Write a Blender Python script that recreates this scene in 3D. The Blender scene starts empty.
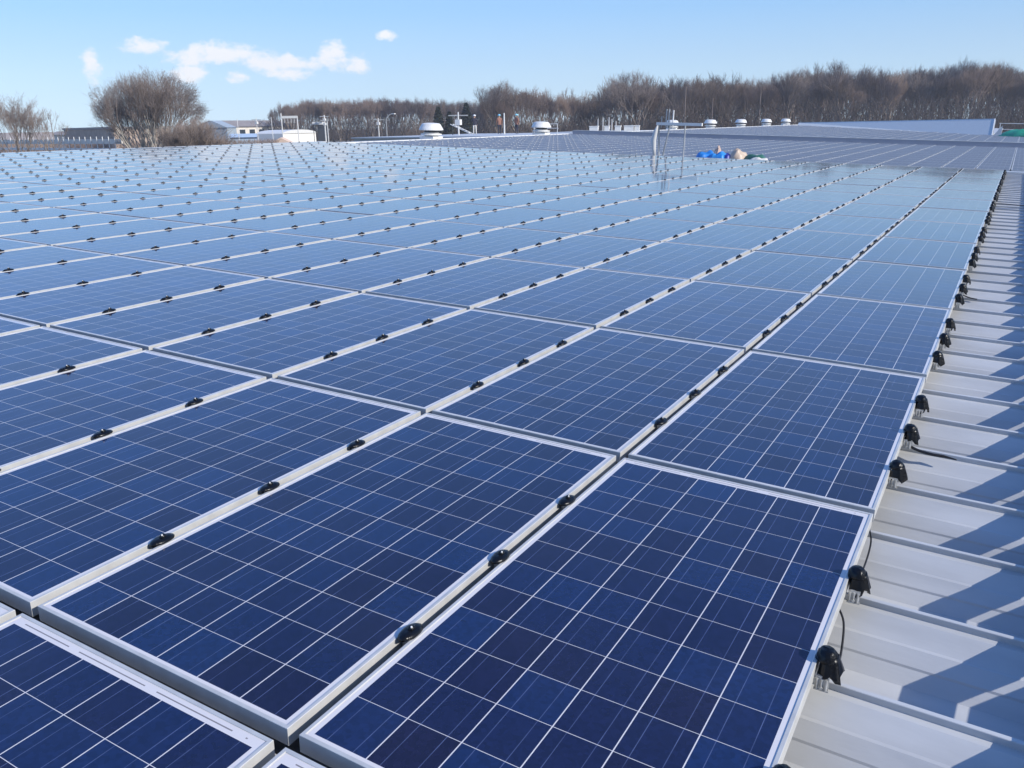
import bpy, bmesh, math, random
from mathutils import Vector, Matrix
random.seed(7)
C = bpy.context.scene.collection
SC = bpy.context.scene
R_ = math.radians

# ---------------------------------------------------------------- camera
F = 840.39
CAMR = ((0.8643, 0.5028, 0.0139), (0.1682, -0.2628, -0.9501), (-0.4740, 0.8235, -0.3117))
CP = Vector((1.211, -1.187, 1.4139))
cam = bpy.data.cameras.new('camera'); cam_o = bpy.data.objects.new('camera', cam); C.objects.link(cam_o)
cam.sensor_width = 36; cam.lens = F / 1024 * 36; cam.clip_start = 0.05; cam.clip_end = 6000
# the roofs rise two degrees towards their ridge on the left: Q turns the flat roof frame into the level world
Q = Matrix.Rotation(R_(2.05), 4, 'Y'); Q3 = Q.to_3x3()
CP_ROOF = CP.copy(); XR, YR, ZR = [Vector(r).normalized() for r in CAMR]
CP = Q @ CP; X_, Y_, Z_ = [Q3 @ v for v in (XR, YR, ZR)]
M = Matrix(((X_.x, -Y_.x, -Z_.x, CP.x), (X_.y, -Y_.y, -Z_.y, CP.y), (X_.z, -Y_.z, -Z_.z, CP.z), (0, 0, 0, 1)))
cam_o.matrix_world = M
SC.camera = cam_o

def ray(px, py):
    return X_ * ((px - 512) / F) + Y_ * ((py - 384) / F) + Z_
def project(p):      # of a point in the roof frame
    d = Vector(p) - CP_ROOF
    z = d.dot(ZR)
    if z < 0.05: return None
    return 512 + F * d.dot(XR) / z, 384 + F * d.dot(YR) / z, z

def pt(px, py, D): return CP + ray(px, py) * D

# ---------------------------------------------------------------- light
sd = Q3 @ Vector((math.sin(R_(91.5)) * math.cos(R_(31.7)), math.cos(R_(91.5)) * math.cos(R_(31.7)), math.sin(R_(31.7))))
SUN_AZ = math.atan2(sd.x, sd.y)      # from +Y towards +X
SUN_EL = math.asin(sd.z)
w = bpy.data.worlds.new('World'); SC.world = w; w.use_nodes = True
nt = w.node_tree; nt.nodes.clear()
def N(t, typ, **kw):
    n = t.nodes.new(typ)
    for k, v in kw.items(): setattr(n, k, v)
    return n
out = N(nt, 'ShaderNodeOutputWorld'); bg = N(nt, 'ShaderNodeBackground')
sky = N(nt, 'ShaderNodeTexSky', sky_type='NISHITA', sun_disc=False, sun_elevation=SUN_EL, sun_rotation=SUN_AZ,
        altitude=200, air_density=1.0, dust_density=0.3, ozone_density=2.0)
SKY_STRENGTH = 0.10
bg.inputs['Strength'].default_value = SKY_STRENGTH

def mth(t, op, a, b=None, c=None, clamp=False):
    n = N(t, 'ShaderNodeMath', operation=op); n.use_clamp = clamp
    for i, v in enumerate((a, b, c)):
        if v is None: continue
        if isinstance(v, (int, float)): n.inputs[i].default_value = v
        else: t.links.new(v, n.inputs[i])
    return n.outputs[0]

tc = N(nt, 'ShaderNodeTexCoord')
sep = N(nt, 'ShaderNodeSeparateXYZ'); nt.links.new(tc.outputs['Generated'], sep.inputs[0])
az = mth(nt, 'ARCTAN2', sep.outputs[0], sep.outputs[1])
el = mth(nt, 'ARCSINE', sep.outputs[2])
# small fair-weather clouds low over the far roofs: (azimuth, elevation, half widths) worked out in degrees
def azel(px, py):
    d = ray(px, py).normalized()
    return math.atan2(d.x, d.y), math.asin(d.z)
cl = [(190, 57, 26, 9), (212, 53, 24, 10), (236, 55, 26, 10), (260, 60, 26, 9), (285, 63, 24, 8), (308, 64, 22, 8), (333, 52, 15, 11), (350, 64, 19, 9), (330, 62, 20, 8),
      (143, 46, 19, 7), (91, 68, 9, 14), (190, 74, 17, 8), (236, 77, 11, 6), (386, 36, 10, 5), (290, 74, 26, 6)]
field = None
for px, py, a, b in cl:
    A0, E0 = azel(px, py)
    da = mth(nt, 'MULTIPLY', mth(nt, 'SUBTRACT', az, A0), F / a / 1.06)
    de = mth(nt, 'MULTIPLY', mth(nt, 'SUBTRACT', el, E0), F / b / 1.06)
    s = mth(nt, 'SUBTRACT', 1.0, mth(nt, 'ADD', mth(nt, 'MULTIPLY', da, da), mth(nt, 'MULTIPLY', de, de)))
    field = s if field is None else mth(nt, 'MAXIMUM', field, s)
mp = N(nt, 'ShaderNodeMapping'); mp.inputs['Scale'].default_value = (1, 1, 1.6)
nt.links.new(tc.outputs['Generated'], mp.inputs[0])
nz = N(nt, 'ShaderNodeTexNoise'); nz.inputs['Scale'].default_value = 55; nz.inputs['Detail'].default_value = 9
nz.inputs['Roughness'].default_value = 0.62
nt.links.new(mp.outputs[0], nz.inputs['Vector'])
field = mth(nt, 'ADD', mth(nt, 'MAXIMUM', field, -2.0), mth(nt, 'MULTIPLY', mth(nt, 'SUBTRACT', nz.outputs[0], 0.5), 3.6))
mr = N(nt, 'ShaderNodeMapRange', interpolation_type='SMOOTHSTEP')
nt.links.new(field, mr.inputs[0])
mr.inputs[1].default_value = -0.15; mr.inputs[2].default_value = 1.05; mr.inputs[3].default_value = 0; mr.inputs[4].default_value = 0.95
mx = N(nt, 'ShaderNodeMix', data_type='RGBA')
nt.links.new(mr.outputs[0], mx.inputs[0])
# clear cold winter air low down: pale cyan at the horizon deepening upwards, blending into the Nishita sky
rp = N(nt, 'ShaderNodeValToRGB'); els = rp.color_ramp.elements
stops = [(0.0, (.58, .775, .95)), (.07, (.50, .725, .97)), (.15, (.34, .61, .98)), (.28, (.26, .485, .97)), (.55, (.14, .34, .86)), (1.0, (.09, .25, .74))]
els[0].position, els[0].color = stops[0][0], (*stops[0][1], 1); els[1].position, els[1].color = stops[-1][0], (*stops[-1][1], 1)
for ps, c_ in stops[1:-1]: k_ = els.new(ps); k_.color = (*c_, 1)
nt.links.new(mth(nt, 'MULTIPLY', mth(nt, 'MAXIMUM', el, 0.0), 57.2958 / 45), rp.inputs[0])
gain = mth(nt, 'MULTIPLY', mth(nt, 'SUBTRACT', 0.95, mth(nt, 'MULTIPLY', az, 0.20)), 7.6)
scl = N(nt, 'ShaderNodeVectorMath', operation='SCALE'); nt.links.new(rp.outputs[0], scl.inputs[0]); nt.links.new(gain, scl.inputs['Scale'])
wgt = N(nt, 'ShaderNodeMapRange'); nt.links.new(el, wgt.inputs[0]); wgt.inputs[1].default_value = R_(18); wgt.inputs[2].default_value = R_(50)
wgt.inputs[3].default_value = 0.88; wgt.inputs[4].default_value = 0.6
tint = N(nt, 'ShaderNodeMix', data_type='RGBA'); nt.links.new(wgt.outputs[0], tint.inputs[0])
nt.links.new(sky.outputs[0], tint.inputs[6]); nt.links.new(scl.outputs[0], tint.inputs[7])
nt.links.new(tint.outputs[2], mx.inputs[6])
mx.inputs[7].default_value = (7.4, 7.5, 7.8, 1)
nt.links.new(mx.outputs[2], bg.inputs['Color'])
nt.links.new(bg.outputs[0], out.inputs[0])

sun = bpy.data.lights.new('sun', 'SUN'); sun.energy = 3.6; sun.angle = R_(0.53); sun.color = (1.0, 0.95, 0.88)
sun_o = bpy.data.objects.new('sun', sun); C.objects.link(sun_o)
sun_o.rotation_euler = sd.normalized().to_track_quat('Z', 'Y').to_euler(); sun_o.location = (30, 20, 40)
SC.view_settings.view_transform = 'Standard'; SC.view_settings.look = 'None'
SC.view_settings.gamma = 1; SC.view_settings.exposure = 0.45
SC.render.engine = 'CYCLES'
SC.cycles.use_denoising = True
SC.cycles.max_bounces = 6; SC.cycles.glossy_bounces = 3; SC.cycles.diffuse_bounces = 3
SC.cycles.caustics_reflective = False; SC.cycles.caustics_refractive = False

# ---------------------------------------------------------------- materials
MATS = {}
def mat(name, col, rough=0.6, metal=0.0, noise=0.0, scale=8.0, col2=None, bump=0.0, bscale=60.0, spec=0.5, stretch=(1, 1, 1)):
    if name in MATS: return MATS[name]
    m = bpy.data.materials.new(name); m.use_nodes = True; t = m.node_tree
    p = t.nodes['Principled BSDF']
    p.inputs['Base Color'].default_value = (*col, 1); p.inputs['Roughness'].default_value = rough
    p.inputs['Metallic'].default_value = metal; p.inputs['Specular IOR Level'].default_value = spec
    if noise or col2:
        g = N(t, 'ShaderNodeTexCoord'); mpp = N(t, 'ShaderNodeMapping'); mpp.inputs['Scale'].default_value = stretch
        t.links.new(g.outputs['Object'], mpp.inputs[0])
        n = N(t, 'ShaderNodeTexNoise'); n.inputs['Scale'].default_value = scale; n.inputs['Detail'].default_value = 6
        t.links.new(mpp.outputs[0], n.inputs['Vector'])
        r = N(t, 'ShaderNodeValToRGB')
        c2 = col2 or tuple(c * (1 - noise) for c in col)
        r.color_ramp.elements[0].position = 0.32; r.color_ramp.elements[1].position = 0.68
        r.color_ramp.elements[0].color = (*c2, 1); r.color_ramp.elements[1].color = (*col, 1)
        t.links.new(n.outputs[0], r.inputs[0]); t.links.new(r.outputs[0], p.inputs['Base Color'])
        if bump:
            n2 = N(t, 'ShaderNodeTexNoise'); n2.inputs['Scale'].default_value = bscale; n2.inputs['Detail'].default_value = 4
            t.links.new(mpp.outputs[0], n2.inputs['Vector'])
            b = N(t, 'ShaderNodeBump'); b.inputs['Strength'].default_value = bump; b.inputs['Distance'].default_value = 0.01
            t.links.new(n2.outputs[0], b.inputs['Height']); t.links.new(b.outputs[0], p.inputs['Normal'])
    MATS[name] = m
    return m

def cell_material(name='solar_cells_under_glass', far=False):
    m = bpy.data.materials.new(name); m.use_nodes = True; t = m.node_tree; L = t.links
    p = t.nodes['Principled BSDF']
    uv = N(t, 'ShaderNodeUVMap'); s = N(t, 'ShaderNodeSeparateXYZ'); L.new(uv.outputs[0], s.inputs[0])
    u, v = s.outputs[0], s.outputs[1]
    fu, fv = mth(t, 'FRACT', u), mth(t, 'FRACT', v)
    eu = mth(t, 'SUBTRACT', 0.5, mth(t, 'ABSOLUTE', mth(t, 'SUBTRACT', fu, 0.5)))   # distance to cell edge
    ev = mth(t, 'SUBTRACT', 0.5, mth(t, 'ABSOLUTE', mth(t, 'SUBTRACT', fv, 0.5)))
    colgap = mth(t, 'LESS_THAN', eu, 0.0100)
    rowgap = mth(t, 'LESS_THAN', ev, 0.0056)
    outu = mth(t, 'GREATER_THAN', mth(t, 'ABSOLUTE', mth(t, 'SUBTRACT', u, 3.0)), 2.99)
    outv = mth(t, 'GREATER_THAN', mth(t, 'ABSOLUTE', mth(t, 'SUBTRACT', v, 6.0)), 5.993)
    gap = mth(t, 'MAXIMUM', mth(t, 'MAXIMUM', colgap, rowgap), mth(t, 'MAXIMUM', outu, outv))
    # bus bars: two per cell, running the long way
    q = mth(t, 'FRACT', mth(t, 'MULTIPLY', u, 2.0))
    bus = mth(t, 'LESS_THAN', mth(t, 'ABSOLUTE', mth(t, 'SUBTRACT', q, 0.5)), 0.0125)
    bus = mth(t, 'MULTIPLY', bus, mth(t, 'SUBTRACT', 1.0, mth(t, 'MAXIMUM', outu, outv)))
    # ribbon along the short ends
    rb = mth(t, 'LESS_THAN', mth(t, 'ABSOLUTE', mth(t, 'SUBTRACT', v, 12.085)), 0.012)
    seg = mth(t, 'LESS_THAN', mth(t, 'FRACT', mth(t, 'ADD', mth(t, 'MULTIPLY', u, 0.5), 0.12)), 0.86)
    rb = mth(t, 'MULTIPLY', mth(t, 'MULTIPLY', rb, seg), mth(t, 'LESS_THAN', mth(t, 'ABSOLUTE', mth(t, 'SUBTRACT', u, 3.0)), 2.8))
    # per cell and per panel variation
    oi = N(t, 'ShaderNodeObjectInfo')
    cmb = N(t, 'ShaderNodeCombineXYZ')
    L.new(mth(t, 'FLOOR', u), cmb.inputs[0]); L.new(mth(t, 'FLOOR', v), cmb.inputs[1])
    L.new(mth(t, 'MULTIPLY', oi.outputs['Random'], 97.0), cmb.inputs[2])
    wn = N(t, 'ShaderNodeTexWhiteNoise', noise_dimensions='3D'); L.new(cmb.outputs[0], wn.inputs['Vector'])
    ramp = N(t, 'ShaderNodeValToRGB'); e = ramp.color_ramp.elements
    e[0].position = 0; e[0].color = (0.0090, 0.0085, 0.032, 1); e[1].position = 1; e[1].color = (0.0070, 0.0210, 0.080, 1)
    k = ramp.color_ramp.elements.new(0.5); k.color = (0.0075, 0.0128, 0.051, 1)
    L.new(wn.outputs['Value'], ramp.inputs[0])
    # crystal grain
    gv = N(t, 'ShaderNodeCombineXYZ'); L.new(u, gv.inputs[0]); L.new(v, gv.inputs[1]); L.new(mth(t, 'MULTIPLY', oi.outputs['Random'], 31.0), gv.inputs[2])
    vo = N(t, 'ShaderNodeTexVoronoi'); vo.inputs['Scale'].default_value = 13; L.new(gv.outputs[0], vo.inputs['Vector'])
    vs = N(t, 'ShaderNodeSeparateColor'); L.new(vo.outputs['Color'], vs.inputs[0])
    vo2 = N(t, 'ShaderNodeTexVoronoi'); vo2.inputs['Scale'].default_value = 5.5; L.new(gv.outputs[0], vo2.inputs['Vector'])
    vs2 = N(t, 'ShaderNodeSeparateColor'); L.new(vo2.outputs['Color'], vs2.inputs[0])
    gm = mth(t, 'ADD', mth(t, 'ADD', mth(t, 'MULTIPLY', vs.outputs[0], 0.34), mth(t, 'MULTIPLY', vs2.outputs[1], 0.10)), 0.79)
    pm = mth(t, 'ADD', mth(t, 'MULTIPLY', oi.outputs['Random'], 0.20), 0.90)
    gm = mth(t, 'MULTIPLY', gm, pm)
    sc = N(t, 'ShaderNodeVectorMath', operation='SCALE'); L.new(ramp.outputs[0], sc.inputs[0]); L.new(gm, sc.inputs['Scale'])
    m1 = N(t, 'ShaderNodeMix', data_type='RGBA'); bn = N(t, 'ShaderNodeTexNoise'); bn.inputs['Scale'].default_value = 1.3; bn.inputs['Detail'].default_value = 3; L.new(gv.outputs[0], bn.inputs['Vector'])
    L.new(mth(t, 'MULTIPLY', bus, mth(t, 'ADD', mth(t, 'MULTIPLY', bn.outputs[0], 1.3), -.12, clamp=True)), m1.inputs[0]); L.new(sc.outputs[0], m1.inputs[6]); m1.inputs[7].default_value = (0.13, 0.17, 0.32, 1)
    m2 = N(t, 'ShaderNodeMix', data_type='RGBA'); L.new(gap, m2.inputs[0]); L.new(m1.outputs[2], m2.inputs[6]); m2.inputs[7].default_value = (0.70, 0.67, 0.665, 1)
    m3 = N(t, 'ShaderNodeMix', data_type='RGBA'); L.new(mth(t, 'MULTIPLY', rb, 0.8), m3.inputs[0]); L.new(m2.outputs[2], m3.inputs[6]); m3.inputs[7].default_value = (0.12, 0.10, 0.10, 1)
    # thin dust
    dn = N(t, 'ShaderNodeTexNoise'); dn.inputs['Scale'].default_value = 0.35; dn.inputs['Detail'].default_value = 5
    L.new(gv.outputs[0], dn.inputs['Vector'])
    du = mth(t, 'MULTIPLY', mth(t, 'SUBTRACT', dn.outputs[0], 0.35, clamp=True), 0.030)
    m4 = N(t, 'ShaderNodeMix', data_type='RGBA'); L.new(du, m4.inputs[0]); L.new(m3.outputs[2], m4.inputs[6]); m4.inputs[7].default_value = (0.5, 0.5, 0.5, 1)
    L.new(m4.outputs[2], p.inputs['Base Color'])
    p.inputs['Coat Weight'].default_value = 0.4; p.inputs['Coat Roughness'].default_value = 0.04; p.inputs['Coat IOR'].default_value = 1.45
    p.inputs['Roughness'].default_value = 0.12; p.inputs['IOR'].default_value = 1.40
    ro = N(t, 'ShaderNodeMapRange'); L.new(dn.outputs[0], ro.inputs[0]); ro.inputs[3].default_value = 0.07; ro.inputs[4].default_value = 0.16
    L.new(ro.outputs[0], p.inputs['Roughness'])
    wv = N(t, 'ShaderNodeTexNoise'); wv.inputs['Scale'].default_value = 2.2; wv.inputs['Detail'].default_value = 2; L.new(gv.outputs[0], wv.inputs['Vector'])
    b = N(t, 'ShaderNodeBump'); b.inputs['Strength'].default_value = 0.10; b.inputs['Distance'].default_value = 0.004
    if far:      # far ranks: dull surface, colour mixed towards grey
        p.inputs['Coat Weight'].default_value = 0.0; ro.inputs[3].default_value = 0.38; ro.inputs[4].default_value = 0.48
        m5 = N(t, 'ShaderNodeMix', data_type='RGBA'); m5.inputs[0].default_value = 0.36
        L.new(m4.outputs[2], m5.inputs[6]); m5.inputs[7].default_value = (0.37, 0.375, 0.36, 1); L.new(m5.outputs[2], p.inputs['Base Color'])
    return m
CELL = cell_material(); CELLFAR = cell_material('dull_grey_solar_cells', True)
ALU = mat('anodised_aluminium', (0.60, 0.60, 0.585), 0.42, 0.18, noise=0.16, scale=14)
BACK = mat('white_backsheet', (0.7, 0.7, 0.7), 0.7)
ROOF = mat('pale_coated_steel_roof', (0.61, 0.62, 0.625), 0.46, 0.10, noise=0.20, scale=2.2, stretch=(0.7, 3, 3), bump=0.15, bscale=9)
BLACK = mat('black_rubber', (0.005, 0.006, 0.009), 0.30, 0.0, noise=0.3, scale=60, bump=0.35, bscale=50, spec=.3)
BLACKM = mat('black_cable_jacket', (0.012, 0.012, 0.014), 0.5)
ZINC = mat('zinc_bracket', (0.66, 0.66, 0.64), 0.35, 0.4, noise=0.3, scale=60)
WHITE = mat('white_painted_steel', (0.78, 0.78, 0.76), 0.5, 0, noise=0.12, scale=4)
GREYM = mat('grey_galvanised_steel', (0.42, 0.44, 0.45), 0.5, 0.3, noise=0.2, scale=3)
DARKM = mat('dark_painted_steel', (0.05, 0.055, 0.065), 0.6)
WALLM = mat('pale_grey_wall_cladding', (0.50, 0.53, 0.53), 0.6, 0, noise=0.1, scale=1, stretch=(6, 6, 0.3))

# ---------------------------------------------------------------- mesh helpers
class MB:
    def __init__(s): s.v = []; s.f = []; s.m = []; s.uv = {}
    def add(s, vs, fs, mi=0):
        n = len(s.v); s.v += [tuple(x) for x in vs]
        for f in fs: s.f.append(tuple(i + n for i in f)); s.m.append(mi)
    def box(s, x0, y0, z0, x1, y1, z1, mi=0):
        s.add([(x0,y0,z0),(x1,y0,z0),(x1,y1,z0),(x0,y1,z0),(x0,y0,z1),(x1,y0,z1),(x1,y1,z1),(x0,y1,z1)],
              [(0,3,2,1),(4,5,6,7),(0,1,5,4),(1,2,6,5),(2,3,7,6),(3,0,4,7)], mi)
    def bar(s, a, b, r0, r1=None, n=6, mi=0, cap=True):
        a, b = Vector(a), Vector(b); r1 = r0 if r1 is None else r1
        d = (b - a)
        if d.length < 1e-6: return
        d.normalize()
        u = d.orthogonal().normalized(); w_ = d.cross(u)
        vs = []
        for c, r in ((a, r0), (b, r1)):
            for k in range(n):
                t = 2 * math.pi * k / n; vs.append(c + u * (r * math.cos(t)) + w_ * (r * math.sin(t)))
        fs = [(k, (k + 1) % n, n + (k + 1) % n, n + k) for k in range(n)]
        if cap: fs += [tuple(reversed(range(n))), tuple(range(n, 2 * n))]
        s.add(vs, fs, mi)
    def tube(s, pts, r, n=8, mi=0):
        pts = [Vector(p) for p in pts]; vs = []
        rr = r if isinstance(r, (list, tuple)) else [r] * len(pts)
        up = None
        for i, p in enumerate(pts):
            d = (pts[min(i + 1, len(pts) - 1)] - pts[max(i - 1, 0)]).normalized()
            if up is None: up = d.orthogonal().normalized()
            up = (up - d * up.dot(d)).normalized(); w_ = d.cross(up)
            for k in range(n):
                t = 2 * math.pi * k / n; vs.append(p + up * (rr[i] * math.cos(t)) + w_ * (rr[i] * math.sin(t)))
        fs = []
        for i in range(len(pts) - 1):
            for k in range(n): fs.append((i*n+k, i*n+(k+1)%n, (i+1)*n+(k+1)%n, (i+1)*n+k))
        fs += [tuple(reversed(range(n))), tuple(range((len(pts)-1)*n, len(pts)*n))]
        s.add(vs, fs, mi)
    def lathe(s, prof, c=(0, 0, 0), n=24, mi=0, capt=True):
        vs = []
        for r, z in prof:
            for k in range(n):
                t = 2 * math.pi * k / n; vs.append((c[0] + r * math.cos(t), c[1] + r * math.sin(t), c[2] + z))
        fs = []
        for i in range(len(prof) - 1):
            for k in range(n): fs.append((i*n+k, i*n+(k+1)%n, (i+1)*n+(k+1)%n, (i+1)*n+k))
        if capt: fs += [tuple(range((len(prof)-1)*n, len(prof)*n)), tuple(reversed(range(n)))]
        s.add(vs, fs, mi)
    def build(s, name, mats, parent=None, smooth=False, link=True):
        me = bpy.data.meshes.new(name); me.from_pydata(s.v, [], s.f); 
        for m_ in (mats if isinstance(mats, (list, tuple)) else [mats]): me.materials.append(m_)
        if any(s.m): me.polygons.foreach_set('material_index', s.m)
        if smooth: me.polygons.foreach_set('use_smooth', [True] * len(s.f))
        me.update()
        o = bpy.data.objects.new(name, me)
        if link: C.objects.link(o)
        if parent: o.parent = parent
        return o

def tag(o, label=None, cat=None, group=None, kind=None):
    if label: o['label'] = label
    if cat: o['category'] = cat
    if group: o['group'] = group
    if kind: o['kind'] = kind
    return o
def empty(name, loc=(0, 0, 0), rz=0, **kw):
    o = bpy.data.objects.new(name, None); C.objects.link(o); o.location = loc; o.rotation_euler = (0, 0, rz)
    o.empty_display_size = 0.2
    return tag(o, **kw)
def copy_tree(o, parent=None):
    c = o.copy(); C.objects.link(c)
    if parent: c.parent = parent
    for ch in o.children: copy_tree(ch, c)
    return c
def recalc(o):
    bm = bmesh.new(); bm.from_mesh(o.data); bmesh.ops.recalc_face_normals(bm, faces=bm.faces); bm.to_mesh(o.data); bm.free()

ORD = ['zeroth','first','second','third','fourth','fifth','sixth','seventh','eighth','ninth','tenth','eleventh','twelfth','thirteenth',
       'fourteenth','fifteenth','sixteenth','seventeenth','eighteenth','nineteenth','twentieth']
def ordn(n):
    if n <= 20: return ORD[n]
    tens = {2: 'twenty', 3: 'thirty', 4: 'forty', 5: 'fifty', 6: 'sixty'}
    if n % 10 == 0: return tens[n // 10][:-1] + 'ieth'
    return tens[n // 10] + '-' + ORD[n % 10]

# ================================================================ SETTING
ROOF_FRAME_START = len(SC.objects); before = set(SC.objects)
GZ = -6.5
g = MB(); S = 3000
g.add([(-S, -S, GZ), (S, -S, GZ), (S, S, GZ), (-S, S, GZ)], [(0, 1, 2, 3)])
tag(g.build('ground', mat('winter_grass_ground', (0.17, 0.14, 0.09), 0.95, noise=0.4, scale=0.02, col2=(0.10, 0.085, 0.06))), kind='structure')

# ================================================================ NEAR FACTORY ROOF
CELLP = 0.158; PU = 1.0374; PV = 2.0024; RIB = PV / 4; RIB0 = 0.43
PW, PL = 0.999, 1.958; MU, MV = 0.0255, 0.022
RX0, RX1, RY0, RY1 = -24.25, 9.0, -5.57, 26.9
bld = empty('factory_building', (RX0, RY0, GZ), label='long factory building whose pale ribbed steel roof carries the nearest blue panels', cat='building')
def rel(o, root): o.parent = root; o.location = tuple(-c for c in root.location)
# folded plate roof: profile along y, extruded along x
prof = []
y = RIB0 - 12 * RIB
while y < RY1:
    #  seam cap then shoulder, slope with two stiffening creases, bottom, slope up
    yc = y + .034; y_ = y + .012
    prof += [(yc - .028, -.112), (yc - .006, -.108), (yc - .006, -.098), (yc - .0085, -.097), (yc - .0085, -.087), (yc - .007, -.085), (yc + .007, -.085),
             (yc + .0085, -.087), (yc + .0085, -.097), (yc + .006, -.098), (yc + .006, -.108), (yc + .028, -.112),
             (y_ + .090, -.155), (y_ + .094, -.163), (y_ + .122, -.203), (y_ + .155, -.250),
             (y_ + .250, -.253), (y_ + .345, -.250),
             (y_ + .385, -.209), (y_ + .387, -.201), (y_ + .424, -.161), (y_ + .434, -.158)]
    y += RIB
rf = MB()
n = len(prof)
rf.v = [(RX0, a, b) for a, b in prof] + [(RX1, a, b) for a, b in prof]
rf.f = [(i, n + i, n + i + 1, i + 1) for i in range(n - 1)]; rf.m = [0] * (n - 1)
o = rf.build('roof_sheet', ROOF); rel(o, bld)
wl = MB()
YA, YB = prof[0][0], prof[-1][0]
wl.box(RX0 + .05, YA + .05, GZ - .2, RX1 - .05, YB - .05, -.40)
wl.box(RX0, YB + .004, -1.2, RX1, YB + .03, -.24)
o = wl.build('wall', WALLM); rel(o, bld)
rc = MB(); rc.box(RX0 - .25, YA, -.14, RX0 - .003, YB, -.03); rc.box(RX0 - .02, YA, -.34, RX0 - .004, YB, -.141)
o = rc.build('ridge_cap', WHITE); rel(o, bld)

# ---- solar panel prototype (origin at the lower left outer corner, top at z 0)
def frame_mb():
    m = MB()
    pr = [(0, -.050), (0, -.0012), (.0012, 0), (.0102, 0), (.0114, -.0012), (.0114, -.0085), (.0022, -.0085), (.0022, -.048), (.026, -.048), (.026, -.050)]
    k = len(pr); vs = []
    for sx, sy in ((0, 0), (1, 0), (1, 1), (0, 1)):
        for d, z in pr:
            vs.append(((PW - d) if sx else d, (PL - d) if sy else d, z))
    fs = []
    for c in range(4):
        c2 = (c + 1) % 4
        for i in range(k):
            j = (i + 1) % k
            fs.append((c*k+i, c2*k+i, c2*k+j, c*k+j))
    m.add(vs, fs); return m
def sheet_mb():
    m = MB(); m.box(.003, .003, -.0082, PW - .003, PL - .003, -.0030); return m
def sheet_obj(parent=None, link=True):
    o = sheet_mb().build('glass_sheet', [CELL, BACK], parent, link=link)
    me = o.data; uv = me.uv_layers.new(name='UVMap')
    for p in me.polygons:
        if p.index != 1: p.material_index = 1
        for li in p.loop_indices:
            co = me.vertices[me.loops[li].vertex_index].co
            uv.data[li].uv = ((co.x - MU) / CELLP, (co.y - MV) / CELLP)
    return o
def panel_label(i, j):
    return 'blue solar panel, %s row from the front, %s column from the bare roof strip' % (ordn(j + 2), ordn(-i + 1))
proto = empty('solar_panel', (0, 0, 0), cat='solar panel', group='solar panels in rows on the near roof')
fo = frame_mb().build('frame', ALU, proto); recalc(fo)
so = sheet_obj(proto)

def visible(x0, y0, x1, y1, z=0, m=4):
    for a in range(5):
        for b in range(5):
            q = project((x0 + (x1 - x0) * a / 4, y0 + (y1 - y0) * b / 4, z))
            if q and -m < q[0] < 1024 + m and -m < q[1] < 768 + m: return True
    return False
cand = []
for i in range(-23, 1):
    for j in range(-2, 13):
        x0, y0 = i * PU - MU, j * PV - MV
        vis = visible(x0, y0, x0 + PW, y0 + PL)
        d = (Vector((x0 + .5, y0 + 1, 0)) - CP)
        cand.append((0 if vis else 1, d.length, i, j))
cand.sort()
rest = []
first = True; NIND = 296
for k, (nv, d, i, j) in enumerate(cand):
    if nv or k >= NIND: rest.append((i * PU - MU, j * PV - MV, 0.0)); continue
    o = proto if first else copy_tree(proto)
    first = False
    o.location = (i * PU - MU + random.uniform(-.0015, .0015), j * PV - MV, random.uniform(-.0008, .0008))
    o.rotation_euler = (random.gauss(0, .0011), random.gauss(0, .0013), 0)
    o['label'] = panel_label(i, j)
# neighbouring array across the bare strip (its edge throws the shadow on the strip)
for j in range(-2, 13):
    rest.append((1.768, j * PV - MV, 0.0)); rest.append((1.768 + PU, j * PV - MV, 0.0))

# ---- far roof panels
Z2 = -0.30
for i in range(-26, 5):
    for j in range(0, 12): rest.append((i * PU + .06 + .02, 31.95 + j * PV, Z2))
    for j in range(0, 16): rest.append((i * PU + .06 + .02, 58.6 + j * PV, Z2))
for i in range(-26, 0):
    for j in range(16, 36):
        x, y = i * PU + .08, 58.6 + j * PV
        if x + 1.2 < -1.15 - (y + 2 - 91.9) * .669 - .3: rest.append((x, y, Z2))
rm = MB(); uvs = []
LIP = .016
for x, y, z in rest:
    x1, y1 = x + PW, y + PL
    b = len(rm.v)
    zt = z - .003
    rnd = [random.uniform(-.0025, .0025) for _ in range(4)] if z < -.1 else [0] * 4
    rm.v += [(x, y, z+rnd[0]), (x1, y, z+rnd[1]), (x1, y1, z+rnd[2]), (x, y1, z+rnd[3]),
             (x+LIP, y+LIP, z+rnd[0]), (x1-LIP, y+LIP, z+rnd[1]), (x1-LIP, y1-LIP, z+rnd[2]), (x+LIP, y1-LIP, z+rnd[3]),
             (x, y, z-.042), (x1, y, z-.042), (x1, y1, z-.042), (x, y1, z-.042)]
    fs = [(4,5,6,7), (0,1,5,4), (1,2,6,5), (2,3,7,6), (3,0,4,7), (0,8,9,1), (1,9,10,2), (2,10,11,3), (3,11,8,0)]
    for q, f in enumerate(fs):
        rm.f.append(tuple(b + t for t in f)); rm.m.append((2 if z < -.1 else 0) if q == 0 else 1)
        for t in f:
            vv = rm.v[b + t]; uvs.append(((vv[0] - x - MU) / CELLP, (vv[1] - y - MV) / CELLP))
for x, y, z in rest:
    if z < -.1:
        for k in range(3): 
            n0 = len(rm.f); rm.box(x - .045, y + .46 + k * RIB - .05, z + .001, x + .003, y + .46 + k * RIB + .05, z + .022, 1)
            uvs += [(0, 0)] * 24
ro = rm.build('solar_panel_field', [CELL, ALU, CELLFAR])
uvl = ro.data.uv_layers.new(name='UVMap')
for k, c in enumerate(uvs): uvl.data[k].uv = c
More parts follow.
